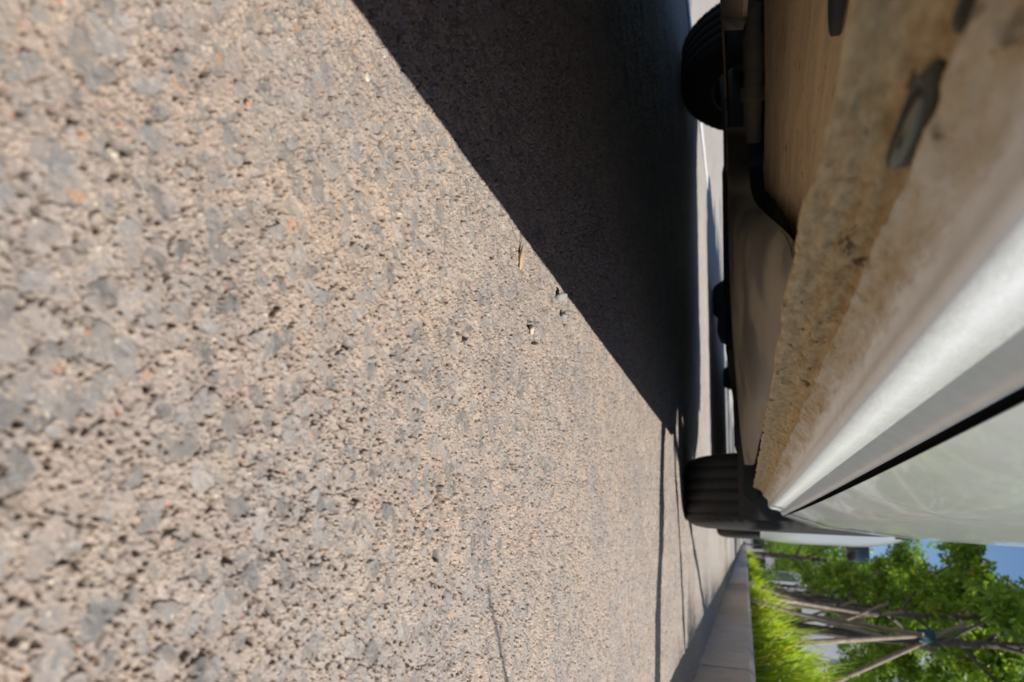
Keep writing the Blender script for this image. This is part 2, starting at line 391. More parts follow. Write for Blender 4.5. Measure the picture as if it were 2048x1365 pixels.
# ------------------------------------------------------------------ the silver car
WB_F, WB_R, WX, WR = 2.335, -.34, -.128, .312      # front and rear axle, wheel centre inset, tyre radius
CX = -.885
car = empty('parked_car', (CX, 1.0, 0)); tag(car, 'silver car with a mud-caked sill, parked close beside the kerb, seen from under its doors', 'car')
car_inv = Matrix.Translation((-CX, -1.0, 0))
def cpart(o):                                       # parts are modelled in street coordinates
    o.parent = car; o.matrix_parent_inverse = car_inv; return o
def side_x(y, z):
    pts = [(.18, -.062), (.262, -.0490), (.272, -.0475), (.28, -.0445), (.315, -.034), (.332, -.0300), (.338, -.0258), (.352, -.0262), (.40, -.0215), (.50, -.012), (.62, -.006), (.74, -.006), (.84, -.014), (.90, -.028), (.96, -.06)]
    zs = [p[0] for p in pts]; xs = [p[1] for p in pts]
    x = float(np.interp(z, zs, xs))
    x -= .006*max(0, (y-.8)/1.0)**2 if y > .8 else .01*((y-.8)/1.4)**2
    if y > 2.62: t = min(1, (y-2.62)/.55); x -= .55*(1-math.sqrt(max(0, 1-t*t)))
    if y < -.68: t = min(1, (-.68-y)/.5); x -= .4*(1-math.sqrt(max(0, 1-t*t)))
    return x
def arch_z(y):
    z = .2690
    for wy in (WB_F, WB_R):
        d = abs(y-wy); r = .365
        if d < r: z = max(z, .30+math.sqrt(r*r-d*d))
    return z
def bottom_z(y):
    b = arch_z(y)
    if y > WB_F+.365: b = .23
    if y < WB_R-.365: b = .25
    return b
def top_z(y):   # belt / bonnet edge
    return float(np.interp(y, [-1.15, -1.0, 0, 2.0, 2.8, 3.1], [.90, .96, .95, .90, .78, .62]))
def strip(y0, y1, side, n=None):
    ys = list(np.linspace(y0, y1, n or max(3, int((y1-y0)/.02))))
    vs = []; m = 26
    for y in ys:
        b, t = bottom_z(y), top_z(y)
        for k in range(m):
            s_ = k/(m-1); z = b+(t-b)*(s_**1.35)
            x = side_x(y, z)
            vs.append((x if side > 0 else 2*CX-x, y, z))
    f = grid_faces(len(ys), m)
    if side > 0: f = [q[::-1] for q in f]
    return vs, f
SEAM = .722
for side in (1, -1):
    for nm, a, b, lab in (('rear_quarter', -1.16, -.262, None), ('rear_door', -.258, SEAM-.0017, None), ('front_door', SEAM+.0017, 1.848, None), ('front_wing', 1.852, 3.12, None)):
        v, f = strip(a, b, side)
        o = mesh_obj(nm, v, f, MAT['paint'], solid=.0007, offset=-1)
        es = o.modifiers.new('e', 'EDGE_SPLIT'); es.split_angle = R_(40)
        cpart(o)
        if 'door' in nm:
            yc = (a+b)/2+.25; X = side_x(yc, .82)+.004; X = X if side > 0 else 2*CX-X
            hm = MB(); s_ = side
            hm.tube([(X, yc-.1, .80), (X+s_*.03, yc-.07, .805), (X+s_*.03, yc+.07, .805), (X, yc+.1, .80)], .011)
            h_ = hm.obj('door_handle', MAT['paint']); h_.parent = o; h_.matrix_parent_inverse = Matrix.Identity(4)
for side in (1, -1):
    for ysm in (SEAM, 1.85, -.26):
        v = []
        for z in np.linspace(max(bottom_z(ysm), .30) if ysm != SEAM else .274, top_z(ysm), 24):
            for dy in (-.008, .008):
                X = side_x(ysm+dy, z)-.0011; v.append((X if side > 0 else 2*CX-X, ysm+dy, z))
        cpart(mesh_obj('seal_gap_backing', v, grid_faces(24, 2), MAT['gap']))  # black backing strip paints the seam's shade just under the panels
# bonnet, cabin, roof
def cross(y, zc, inset, ze, mat, name): pass
ys = np.linspace(1.85, 3.12, 20); vs = []
for y in ys:
    xe = side_x(y, top_z(y)); 
    for k in range(17):
        u = k/16; x = xe+(2*(CX-xe))*u; vs.append((x, y, top_z(y)+.06*math.sin(math.pi*u)**.6*min(1, (3.2-y)/.6)))
cpart(mesh_obj('bonnet', vs, grid_faces(20, 17), MAT['paint'], solid=.004))
# roof shell
ys = np.linspace(-.85, 1.25, 20); vs = []
for y in ys:
    xe = -.30-.02*abs((y-.3)/1.0)**2; ze = 1.42-.10*((y-.35)/1.2)**2
    for k in range(13):
        u = k/12; x = xe+2*(CX-xe)*u; vs.append((x, y, ze+.05*math.sin(math.pi*u)))
cpart(mesh_obj('roof', vs, grid_faces(20, 13), MAT['paint'], solid=.02))
def quad_part(name, p, mat, sol=.006): return cpart(mesh_obj(name, p, [(0, 1, 2, 3)], mat, solid=sol, smooth=False))
for side in (1, -1):
    fx = lambda x: x if side > 0 else 2*CX-x
    quad_part('window', [(fx(-.075), -.62, .955), (fx(-.065), .70, .945), (fx(-.31), .66, 1.395), (fx(-.31), -.55, 1.37)], MAT['glass'])
    quad_part('window', [(fx(-.065), .76, .945), (fx(-.07), 1.78, .915), (fx(-.31), 1.20, 1.36), (fx(-.31), .74, 1.395)], MAT['glass'])
    for a, b in (((-.06, .73, .93), (-.305, .70, 1.41)), ((-.06, 1.86, .90), (-.305, 1.22, 1.375)), ((-.07, -.66, .94), (-.31, -.66, 1.38))):
        cpart(MB().tube([(fx(a[0]), a[1], a[2]), (fx(b[0]), b[1], b[2])], .03, 8).obj('pillar', MAT['paint']))
    mm = MB(); bm = [(fx(.02), 1.60, .98)]
    mm.box((-.07, -.045, -.07), (.11, .045, .07), Matrix.Translation((fx(-.0), 1.66, 1.0)))
    mo = cpart(mm.obj('mirror', MAT['paint'], bevel=.025))
quad_part('windscreen', [(-.10, 1.93, .90), (2*CX+.10, 1.93, .90), (2*CX+.32, 1.25, 1.40), (-.32, 1.25, 1.40)], MAT['glass'])
quad_part('rear_window', [(-.16, -1.12, .96), (-.33, -.86, 1.37), (2*CX+.33, -.86, 1.37), (2*CX+.16, -1.12, .96)], MAT['glass'])
# nose and tail
for nm, y0, y1, zt in (('front_bumper', 3.0, 3.13, .64), ('rear_bumper', -1.17, -1.05, .92)):
    vs = []
    for k in range(21):
        u = k/20; x = side_x(0, .5)-.30+(2*(CX+.30))*u
        bow = .05*math.sin(math.pi*u)
        for j in range(8):
            z = .22+(zt-.22)*j/7; yy = (y1+bow) if nm[0] == 'f' else (y0-bow)
            yy += (-.05 if nm[0] == 'f' else .04)*abs(j/7-.4)*2
            vs.append((x, yy, z))
    cpart(mesh_obj(nm, vs, grid_faces(21, 8), MAT['paint'], solid=.006))
for x in (-.32, 2*CX+.32):
    cpart(MB().box((-.14, -.05, -.06), (.14, .05, .06), Matrix.Translation((x, 3.14, .62))).obj('headlight', MAT['lamp'], bevel=.02))
    cpart(MB().box((-.1, -.04, -.1), (.1, .04, .1), Matrix.Translation((x, -1.2, .82))).obj('tail_light', MAT['red'], bevel=.02))
cpart(MB().box((-1.5, 3.12, .34), (-.27, 3.2, .5)).obj('grille', MAT['black'], bevel=.01))

# sill: section followed along the car, with dried mud, wrinkled sealant and a ragged welded flange
def section():
    P = [(-.131, .226, 1.05), (-.128, .214, 1.05), (-.1165, .2085, 1.0), (-.1150, .2000, 1.0), (-.1128, .2000, 1.0), (-.1118, .2062, 1.0), (-.1100, .2130, 1.0),
         (-.1062, .2182, .95), (-.1015, .2216, .9), (-.0975, .2217, .75), (-.0950, .2208, .60), (-.0895, .2262, .56), (-.0820, .2306, .36), (-.0755, .2318, .06), (-.0700, .2313, -.22), (-.0664, .2328, -.5), (-.0645, .2362, -.7),
         (-.0634, .2405, -.7), (-.0628, .2455, -.7), (-.0617, .2500, -.7), (-.0597, .2552, -.6), (-.0570, .2602, -.5), (-.0550, .2628, -.5), (-.0535, .2640, -.5), (-.0522, .2655, -.5), (-.0530, .2668, -.5), (-.058, .2685, -.5), (-.075, .2700, -.4), (-.10, .2720, -.4)]
    # resample densely with a Catmull-Rom through the points
    out = []
    for i in range(len(P)-1):
        p0 = P[max(i-1, 0)]; p1 = P[i]; p2 = P[i+1]; p3 = P[min(i+2, len(P)-1)]
        L = math.hypot(p2[0]-p1[0], p2[1]-p1[1]); n = max(3, int(L/.0011))
        for k in range(n):
            t = k/n
            out.append([.5*((2*b)+(-a+c)*t+(2*a-5*b+4*c-d)*t*t+(-a+3*b-3*c+d)*t**3) for a, b, c, d in zip(p0, p1, p2, p3)])
    out.append(list(P[-1])); return np.array(out)
def make_sill(side):
    sec = section(); m = len(sec)
    ys = []; y = -.02 if side > 0 else 0
    ys = list(np.arange(.02 if side > 0 else .02, .9, .0022 if side > 0 else .05))+list(np.arange(.9, 1.955, .006 if side > 0 else .05))
    ys = list(np.linspace(.0, .019, 4)-0)+ys
    ys = [-v for v in np.arange(.02, -WB_R-.0, .02)][::-1][0:0]+[float(v) for v in np.linspace(.035-.0, .0, 1)]*0+ys
    ys = list(np.linspace(WB_R+.375, -.005, 3))+ys if WB_R+.375 < -.005 else ys
    ys = np.array(sorted(set(np.round([v for v in ys if v >= WB_R+.37], 4)))); n = len(ys)
    Y = np.repeat(ys, m); X = np.tile(sec[:, 0], n); Z = np.tile(sec[:, 1], n); D = np.tile(sec[:, 2], n)
    s = np.tile(np.arange(m)/m, n)
    # normals of the section
    tx = np.gradient(sec[:, 0]); tz = np.gradient(sec[:, 1]); ln = np.hypot(tx, tz)+1e-9; nx = np.tile(tz/ln, n); nz = np.tile(-tx/ln, n)
    dirt = np.clip(D, 0, 1)
    w = Y+(vnoise(Y, s, 60, 3)-.5)*.01
    lump = (vnoise(Y, Z*2.2, 55, 51)-.5)*.0046+(vnoise(Y, Z*1.5, 170, 52)-.5)*.0030+(vnoise(Y, Z, 420, 53)-.5)*.0012
    crk = -sst(.07, 0, np.abs(vnoise(Y+Z*.6, Z*.8, 48, 54)-.5))*sst(.45, .6, vnoise(Y, Z, 22, 55))*.0022
    seal = np.exp(-((X+.1065)/.0050)**2)*(Z < .2235)
    rib = np.abs(np.sin(w*250+5*vnoise(Y, Z, 60, 56)))**.8*(.0058*sst(.18, .24, Y)*sst(.52, .44, Y)+.0004+.0012*vnoise(Y, Z*0, 9, 57))
    lobes = np.maximum(0, np.sin(w*58+4*vnoise(Y, s*0, 9, 60)))**.6*.0020
    d = dirt**1.5*(lump*.9+crk)*(X > -.112)+seal*(rib+lobes*sst(.35, .6, vnoise(Y, s*0, 5, 61)))
    flng = (np.abs(X+.1140) < .0018)*(Z < .2035)
    Z2 = Z+nz*d+flng*((vnoise(Y, s*0, 330, 58)-.5)*.0020*sst(.45, .9, Y)+(vnoise(Y, s*0, 40, 59)-.5)*.0024)
    X2 = X+nx*d
    Z2 = Z2+np.clip(1-Y/.34, 0, 1)*.006*(X < -.098)
    endt = np.clip((Y-1.80)/.155, 0, 1)**2; X2 = X2-endt*.03*(Z < .26); Z2 = Z2+endt*.004
    bar = np.where(Y > .8, .006*((Y-.8)/1.0)**2, .01*((Y-.8)/1.4)**2)*.6; X2 = X2-bar
    if side < 0: X2 = 2*CX-X2
    f = grid_faces(n, m)
    if side < 0: f = [q[::-1] for q in f]
    o = mesh_obj('side_sill', np.stack([X2, Y, Z2], 1).tolist(), f, MAT['sill'])
    a = o.data.attributes.new('dirt', 'FLOAT', 'POINT'); a.data.foreach_set('value', (D).astype(np.float32))
    return cpart(o)
sill = make_sill(1); sill['label'] = 'silver sill under the doors, caked with dried mud along its lower edge'
make_sill(-1)
# dark rubber behind the gap between door and sill
cpart(MB().box((-.11, 0.03, .2725), (-.057, 1.84, .31)).obj('seal_gap_backing', MAT['black'], smooth=False))
cpart(MB().box((2*CX+.066, 0.03, .262), (2*CX+.11, 1.84, .31)).obj('seal_gap_backing', MAT['black'], smooth=False))
# drain holes under the sill, shade painted on discs
def plug(x, y, X, ly, lx, tab=True):
    # an oval disc, coloured as a drain hole's shade, under the slanting sill; a loose rubber plug hangs in it
    q = on_x(x, y, X); c = Vector((X, q.y, float(np.interp(X, [-.1062, -.0950], [.2182, .2208]))+max(0, 1-q.y/.34)*.006))
    t = Vector((0, 1, 0)); u = Vector((.93, 0, .36)).normalized(); nrm = Vector((.36, 0, -.93)); n = 32; c = c+nrm*.0028
    def disc(nm, cc, a1, a2, bend, mat, rings, par=None, d0=0):
        v = []
        for s_, d in rings:
            for k in range(n):
                a = 2*math.pi*k/n; p = ly*a1*s_*math.cos(a)
                v.append(cc+t*p+u*(lx*a2*s_*math.sin(a)+bend*(p/ly)**2)+nrm*d)
        f = [(i*n+k, i*n+(k+1) % n, (i+1)*n+(k+1) % n, (i+1)*n+k) for i in range(len(rings)-1) for k in range(n)]+[tuple(range((len(rings)-1)*n, len(rings)*n))[::-1]]
        o = mesh_obj(nm, v, f, mat); return o
    pl = cpart(disc('drain_hole', c, 1, 1, -.0022, MAT['hole'], [(1.12, -.004), (1.0, .0), (.86, -.0006), (.8, -.0026), (.3, -.003)]))
    if tab:
        tb = disc('loose_plug', c+u*lx*.28+t*ly*.05+nrm*.0006, .84, .52, -.0012, MAT['plug'], [(1, -.002), (1, .0), (.75, .0010), (.2, .0013)])
        tb.parent = pl; tb.matrix_parent_inverse = Matrix.Identity(4)
MAT['hole'] = simple('hole_shade', (.075, .073, .055), .7)  # dark tone paints the shade inside the drain holes
plug(1790, 262, -.1030, .021, .0043)
plug(1925, 8, -.1000, .009, .0040, False)

# floor pan, seen between the flange and the shield
def floor_pan():
    z = .2235; outl = [(-.128, -.9), (-.128, .40), (-.215, .545), (-.42, .875), (-.545, 1.10), (-.60, 1.13), (-.612, 1.0), (-.655, .885), (-.70, .84), (-.74, .5), (-.78, -.9)]
    bm = bmesh.new(); vs = [bm.verts.new((x, y, z)) for x, y in outl]; bm.faces.new(vs)
    bmesh.ops.triangulate(bm, faces=bm.faces); 
    for _ in range(5): bmesh.ops.subdivide_edges(bm, edges=[e for e in bm.edges if e.calc_length() > .02], cuts=1, use_grid_fill=True)
    for v in bm.verts:
        X, Y = np.array([v.co.x]), np.array([v.co.y])
        v.co.z += float((vnoise(X, Y, 12, 3)-.5)[0])*.004
        if abs(v.co.x+.36) < .012: v.co.z -= .002
    bmesh.ops.triangulate(bm, faces=bm.faces)
    me = bpy.data.meshes.new('floor_pan'); bm.to_mesh(me); bm.free(); me.materials.append(MAT['floor'])
    me.polygons.foreach_set('use_smooth', [True]*len(me.polygons))
    o = bpy.data.objects.new('floor_pan', me); COL.objects.link(o); m = o.modifiers.new('s', 'SOLIDIFY'); m.thickness = .003; m.offset = 1
    cpart(o); o['label'] = 'flat floor pan coated in tan dust'
floor_pan()
# black disc, its colour the shade of a plug hole in the floor
c = on_z(1672, -32, .2205); v = [c+Vector((.017*math.cos(a), .026*math.sin(a), z)) for z in (.006, -.0005) for a in np.linspace(0, 2*math.pi, 24, endpoint=False)]
cpart(mesh_obj('floor_hole_disc', v, [tuple(range(24))[::-1], tuple(range(24, 48))]+[(k, (k+1) % 24, 24+(k+1) % 24, 24+k) for k in range(24)], MAT['black']))
# inner underbody, one even near-black backdrop to the gaps
ub = MB(); ub.box((-1.62, -1.0, .262), (-.12, 1.93, .30)); ub.box((-1.40, 1.93, .262), (-.37, 3.05, .30)); ub.box((-1.62, 1.93, .66), (-.02, 2.75, .70))
ub.box((-1.44, -1.0, .30), (-.33, 3.0, .62)); 
cpart(ub.obj('underbody', MAT['underside'], smooth=False))
# heat shield: one wide pressed sheet hanging under the floor
def shield():
    cols = [(255, 1490, .2015, 1453, .166), (330, 1496, .203, 1455, .166), (400, 1502, .205, 1456, .165), (445, 1545, .2055, 1457, .165), (476, 1581, .206, 1458, .165), (500, 1587, .206, 1459, .165), (560, 1590, .206, 1461, .165),
            (630, 1580, .2045, 1464, .166), (700, 1566, .203, 1468, .1665), (780, 1545, .202, 1475, .170), (860, 1526, .200, 1481, .1745), (930, 1508, .1975, 1490, .180)]
    pts = []; m = 15
    for U, vt, zt, vb, zb in cols:
        a = on_z(vt, U, zt); b = on_z(vb, U, zb)
        if U > 740: b = on_y(vb, U, {780: 1.62, 860: 1.72, 930: 1.80}[U])
        if U > 600: a = on_y(vt, U, {630: .50, 700: .62, 780: .85, 860: 1.2, 930: 1.6}[U])
        for k in range(m):
            t = k/(m-1); t2 = t**2.2                       # perspective-even spacing of the sheet
            p = a.lerp(b, t2); bul = math.sin(math.pi*t2)
            w = float(np.interp(U, [255, 400, 520, 700, 930], [.0, .25, 1, .8, .2]))
            p.z += (-.0018*math.exp(-((t-.60)/.2)**2)+.0008*math.exp(-((t-.25)/.25)**2))*w
            pts.append(p)
    o = mesh_obj('heat_shield', pts, grid_faces(len(cols), m), MAT['shield'])
    sb = o.modifiers.new('ss', 'SUBSURF'); sb.levels = 2; sb.render_levels = 2
    sd = o.modifiers.new('s', 'SOLIDIFY'); sd.thickness = .003; sd.offset = 0
    cpart(o); o['label'] = 'pressed metal heat shield with dusty folds'
shield()
# rim of the side opening with its end panel, and the exhaust seen inside
def bar(pts, name, mat, th=.0035):
    v = []; 
    for a, b in pts: v += [a, b]
    return cpart(mesh_obj(name, v, [(2*i, 2*i+1, 2*i+3, 2*i+2) for i in range(len(pts)-1)], mat, solid=th, smooth=False, offset=0))
brim = [(on_z(1459, 262, .1685), on_z(1453, 262, .166)), (on_z(1457, 200, .1685), on_z(1452, 200, .166)), (on_z(1455, 130, .1685), on_z(1449, 130, .166)), (on_z(1453, 62, .1685), on_z(1446, 62, .166))]
bar(brim, 'shield_rim', MAT['mud'])
bar([(on_z(1482, 60, .186), on_z(1446, 62, .166)), (on_z(1490, 35, .190), on_z(1444, 35, .166)), (on_z(1492, 0, .190), on_z(1442, 0, .166)), (on_z(1494, -160, .190), on_z(1434, -160, .166))], 'shield_panel', MAT['steel'])
A = on_y(1508, 60, 1.62); B = on_y(1506, 235, 1.75); ax = (B-A)
ex = MB(); prof = [(-.3, .020), (.02, .020), (.1, .026), (.42, .027), (.50, .024), (.58, .026), (.62, .024), (.66, .031), (.74, .033), (.80, .032), (.82, .024), (1.3, .023)]
ex.tube([A+ax*t for t, r in prof], [r for t, r in prof], 20)
cpart(ex.obj('exhaust_pipe', MAT['steel']))
# engine undertray and bracket, dark, low behind the shield
ut = MB(); tr = [(1430, 10, 2.6), (1446, 262, 2.2), (1447, 330, 2.1), (1444, 345, 2.0), (1447, 600, 2.0), (1451, 700, 2.0), (1460, 760, 2.05), (1466, 800, 2.05), (1469, 893, 2.05)]
v = []
for x, y, Y in tr: p = on_y(x, y, Y); v += [p, p+Vector((0, .9, .02)), p+Vector((0, .9, .15)), p+Vector((0, -.02, .12))]
f = []
for i in range(len(tr)-1):
    for k in range(4): k2 = (k+1) % 4; f.append((i*4+k, i*4+k2, i*4+4+k2, i*4+4+k))
f += [(0, 1, 2, 3), tuple(4*(len(tr)-1)+k for k in (3, 2, 1, 0))]
cpart(mesh_obj('undertray', v, f, MAT['underside'], smooth=False))
a = on_y(1435, 618, 1.95); b = on_y(1435, 672, 1.95)
v = [on_y(1452, 608, 1.95), on_y(1446, 612, 1.95), on_y(1436, 622, 1.95), on_y(1434, 660, 1.95), on_y(1440, 676, 1.95), on_y(1452, 682, 1.95)]
v2 = [p+Vector((0, .05, 0)) for p in v]
cpart(mesh_obj('bracket', v+v2, [(0, 1, 2, 3, 4, 5), (11, 10, 9, 8, 7, 6)]+[(k, 6+k, 6+(k+1) % 6, (k+1) % 6) for k in range(6)], MAT['underside'], smooth=False))
# arch liner ahead of the sill
for side in (1, -1):
    for wy in (WB_F, WB_R):
        v = []; n = 28
        for k in range(n):
            a = math.pi*(-.12+1.24*k/(n-1)); 
            for X in (-.045, -.30, -.36): 
                r = .372; XX = X if side > 0 else 2*CX-X; v.append((XX, wy+r*math.cos(a), .30+r*math.sin(a)))
        cpart(mesh_obj('arch_liner', v, grid_faces(n, 3), MAT['black'], solid=.004))
v = [on_y(1487, 930, 1.95), on_y(1487, 990, 1.95), on_y(1499, 1004, 1.95), on_y(1515, 1000, 1.95), on_y(1518, 930, 1.95)]; 
cpart(mesh_obj('splash_guard', v+[p+Vector((0, .03, 0)) for p in v], [(0, 1, 2, 3, 4), (9, 8, 7, 6, 5)]+[(k, 5+k, 5+(k+1) % 5, (k+1) % 5) for k in range(5)], MAT['black'], smooth=False))

# wheels
def make_wheel(X, Y, side, root, inv, R=WR, Wd=.205, spokes=10):
    w = empty('wheel', (X, Y, R)); w.parent = root; w.matrix_parent_inverse = inv; winv = Matrix.Translation((-X, -Y, -R))
    def wp(o): o.parent = w; o.matrix_parent_inverse = winv; return o
    h = Wd/2; t = MB(); n = 180
    prof = [(-h+.012, R-.115), (-h, R-.085), (-h-.004, R-.06), (-h+.001, R-.030), (-h+.010, R-.010), (-h+.018, R-.004)]
    xs = [-.075, -.070, -.069, -.061, -.060, -.036, -.035, -.027, -.026, -.004, -.0035, .0035, .004, .026, .027, .035, .036, .060, .061, .069, .070, .075]
    gro = {-.069, -.061, -.035, -.027, -.0035, .0035, .027, .035, .061, .069}
    sc = Wd/.205
    for x in xs: prof.append((x*sc, R-(.003 if x in gro else 0)-abs(x)*.02))
    prof += [(-a, b) for a, b in prof[:6]][::-1]
    base = 0; m = len(prof)
    for k in range(n):
        a = 2*math.pi*k/n
        for j, (x, r) in enumerate(prof):
            if j in (3, 4, 5, 6, m-7, m-6, m-5, m-4) and k % 3 == 0: r -= .0035
            rr = r
            z = rr*math.sin(a)
            flat = max(z, -R+.004) if z < -R+.004 else z
            t.v.append((X+x, Y+rr*math.cos(a), R+flat))
    for k in range(n):
        k2 = (k+1) % n
        for j in range(m-1): t.f.append((k*m+j, k*m+j+1, k2*m+j+1, k2*m+j))
    wp(t.obj('tyre', MAT['rubber']))
    s = side; rm = MB(); ri = R-.108
    rm.lathe([(-h+.01, ri-.004), (-h+.012, ri+.008), (-h+.03, ri-.010), (h-.03, ri-.014), (h-.012, ri+.008), (h-.01, ri-.004)], (X, Y, R), n=64)
    for k in range(spokes):
        a = 2*math.pi*k/spokes; dy, dz = math.cos(a), math.sin(a); cx = X+s*(h-.035)
        pts = [(cx, Y+dy*.03, R+dz*.03), (cx+s*.012, Y+dy*ri*.6, R+dz*ri*.6), (cx+s*.010, Y+dy*(ri-.012), R+dz*(ri-.012))]
        rm.tube(pts, [.016, .012, .013], 6)
    rm.lathe([(s*(h-.015), .0), (s*(h-.018), .03), (s*(h-.03), .048), (s*(h-.06), .048)], (X, Y, R), n=32)
    wp(rm.obj('rim', MAT['alloy']))
    bd = MB(); bd.lathe([(-s*.012, .0), (-s*.012, .13), (s*.01, .13), (s*.01, 0)], (X, Y, R), n=48); bd.lathe([(-s*.10, 0), (-s*.10, .05), (-s*.02, .07), (-s*.01, .0)], (X, Y, R), n=32)
    wp(bd.obj('brake_disc', MAT['steel']))
    return w
for X, s in ((WX, 1), (2*CX-WX, -1)):
    for Y in (WB_F, WB_R): make_wheel(X, Y, s, car, car_inv)
cpart(MB().tube([(WX-.12, WB_F, .30), (2*CX-WX+.12, WB_F, .30)], .022).obj('axle', MAT['underside']))

# ------------------------------------------------------------------ the white car parked ahead
def other_car(x0, y0, L, Wd, label, mat):
    root = empty('parked_car', (x0-Wd/2, y0+L/2, 0)); tag(root, label, 'car'); inv = Matrix.Translation((-(x0-Wd/2), -(y0+L/2), 0))
    def P(o): o.parent = root; o.matrix_parent_inverse = inv; return o
    cx = x0-Wd/2; axles = (y0+.75, y0+L-.9)
    def bot(y):
        z = .26
        for wy in axles:
            d = abs(y-wy)
            if d < .36: z = max(z, .30+math.sqrt(.36**2-d*d))
        return z
    def hw(y, z):
        w = Wd/2; t0 = max(0, (.35-(y-y0))/.35); t1 = max(0, (.5-(y0+L-y))/.5)
        w -= .16*t0**2.2+.28*t1**2.2; w -= .05*max(0, (.45-z)/.3)**2 + .05*max(0, (z-.75)/.3)**2
        return w
    def topz(y): return float(np.interp(y-y0, [0, .1, .5, 3.0, L-.3, L], [.92, 1.0, 1.0, .95, .78, .62]))
    ys = sorted(set(np.round(list(np.linspace(y0, y0+L, 90)), 3))); m = 14; vs = []
    for y in ys:
        b, t = bot(y), topz(y)
        for s in (1, -1):
            for k in range(m):
                q = k/(m-1); q = q if s > 0 else 1-q; z = b+(t-b)*q; vs.append((cx+s*hw(y, z), y, z))
    mm = 2*m; f = [(i*mm+j, (i+1)*mm+j, (i+1)*mm+j+1, i*mm+j+1) for i in range(len(ys)-1) for j in range(mm-1)]
    f += [tuple(range(mm)), tuple((len(ys)-1)*mm+k for k in reversed(range(mm)))]
    P(mesh_obj('body', vs, f, mat))
    # cabin
    st = [(.12, .98, .98), (.42, .98, 1.48), (2.2, .97, 1.52), (3.05, .94, .98)]; v = []; ysr = [y0+.15, y0+.45, y0+2.1, y0+2.95]
    lo = [.98, 1.0, .97, .94]; hi = [1.02, 1.46, 1.50, .97]
    for y, a, b in zip(ysr, lo, hi):
        w0 = Wd/2-.07; w1 = Wd/2-.07-(b-a)*.35
        v += [(cx+w0, y, a-.03), (cx+w1, y, b), (cx-w1, y, b), (cx-w0, y, a-.03)]
    fc = [(i*4+k, i*4+4+k, i*4+5+k, i*4+1+k) for i in range(3) for k in range(3)]+[(0, 1, 2, 3), (15, 14, 13, 12)]
    P(mesh_obj('cabin', v, fc, mat, smooth=False, bevel=.04))
    for s in (1, -1):
        for ya, yb, yc, yd in ((.55, 1.28, 1.28, .62), (1.34, 2.62, 1.98, 1.34)):
            w0 = Wd/2-.066; w1 = w0-.14; p = [(cx+s*w0, y0+ya, 1.0), (cx+s*w0, y0+yb, .985), (cx+s*w1, y0+yc, 1.40), (cx+s*w1, y0+yd, 1.38)]
            P(mesh_obj('window', p, [(0, 1, 2, 3)], MAT['glass'], solid=.02, smooth=False, offset=0))
        P(MB().box((-.08, -.06, -.09), (.10, .06, .09), Matrix.Translation((cx+s*(Wd/2+.03), y0+2.55, 1.08))).obj('mirror', MAT['glass'], bevel=.04))
        for zz in (.57, .665):
            P(MB().box((-.03, -.03, -.028), (.03, .03, .028), Matrix.Translation((cx+s*(Wd/2-.125), y0+.02, zz))).obj('tail_light', MAT['red'], bevel=.008))
        P(MB().box((-.14, -.05, -.05), (.14, .05, .05), Matrix.Translation((cx+s*(Wd/2-.34), y0+L-.03, .66))).obj('headlight', MAT['lamp'], bevel=.02))
    P(mesh_obj('rear_window', [(cx-.6, y0+.14, 1.04), (cx+.6, y0+.14, 1.04), (cx+.52, y0+.37, 1.40), (cx-.52, y0+.37, 1.40)], [(0, 1, 2, 3)], MAT['glass'], solid=.05, smooth=False))
    P(MB().box((cx-Wd/2+.12, y0-.06, .24), (cx+Wd/2-.12, y0+.10, .46)).obj('bumper', MAT['darkwall'], bevel=.04))
    P(MB().box((cx-Wd/2+.15, y0+.1, .17), (cx+Wd/2-.15, y0+L-.1, .30)).obj('underbody', MAT['underside'], smooth=False))
    for X, s in ((cx+Wd/2-.12, 1), (cx-Wd/2+.12, -1)):
        for Y in axles: make_wheel(X, Y, s, root, inv)
    return root
other_car(.022, 4.28, 4.3, 1.78, 'shade-greyed white car parked ahead in the same row, seen beyond the front wheel', MAT['white'])

# ------------------------------------------------------------------ plants
def grass():
    N = 30000; rs = np.random.RandomState(3)
    # tufts of long arching blades
    nt = 1280; ty = np.concatenate([rs.uniform(1.9, 3, 110), rs.uniform(3, 9, 680), 9+rs.rand(490)**1.3*26]); tx = .63+rs.rand(nt)*.42*np.where(rs.rand(nt) < .5, .6, 1.35)
    V = []; Fc = []; seg = 5
    for i in range(nt):
        nb = 20 if ty[i] < 9 else 14
        big = .75+.5*rs.rand()
        for k in range(nb):
            a = rs.uniform(0, 2*math.pi); out = rs.uniform(.02, .20); H = big*rs.uniform(.14, .36)*(1.35 if ty[i] < 5 else 1); w = rs.uniform(.0035, .0080)*(1 if ty[i] < 9 else 1.6)
            bx = tx[i]+rs.normal()*.025; by = ty[i]+rs.normal()*.035; dx, dy = math.cos(a), math.sin(a)
            wa = a+math.pi/2+rs.normal()*.5; wx, wy = math.cos(wa)*w, math.sin(wa)*w; droop = rs.uniform(0, .55); H *= (1.45 if rs.rand() < .12 else 1)*(.7 if ty[i] < 2.3 else 1)
            b = len(V)
            for s in range(seg+1):
                t = s/seg; px = bx+dx*out*t**1.6; py = by+dy*out*t**1.6; pz = .165+H*(t-droop*t**3)
                ww = (1-t**2.5)*1.0+.02; px = max(px, .50)
                V.append((px-wx*ww, py-wy*ww, pz)); V.append((px+wx*ww, py+wy*ww, pz))
            for s in range(seg): q = b+2*s; Fc.append((q, q+1, q+3, q+2))
    o = mesh_obj('long_grass', V, Fc, MAT['grass']); tag(o, 'bright green long-bladed grass with yellowed tips filling the bed behind the kerb', 'grass', kind='stuff')
grass()
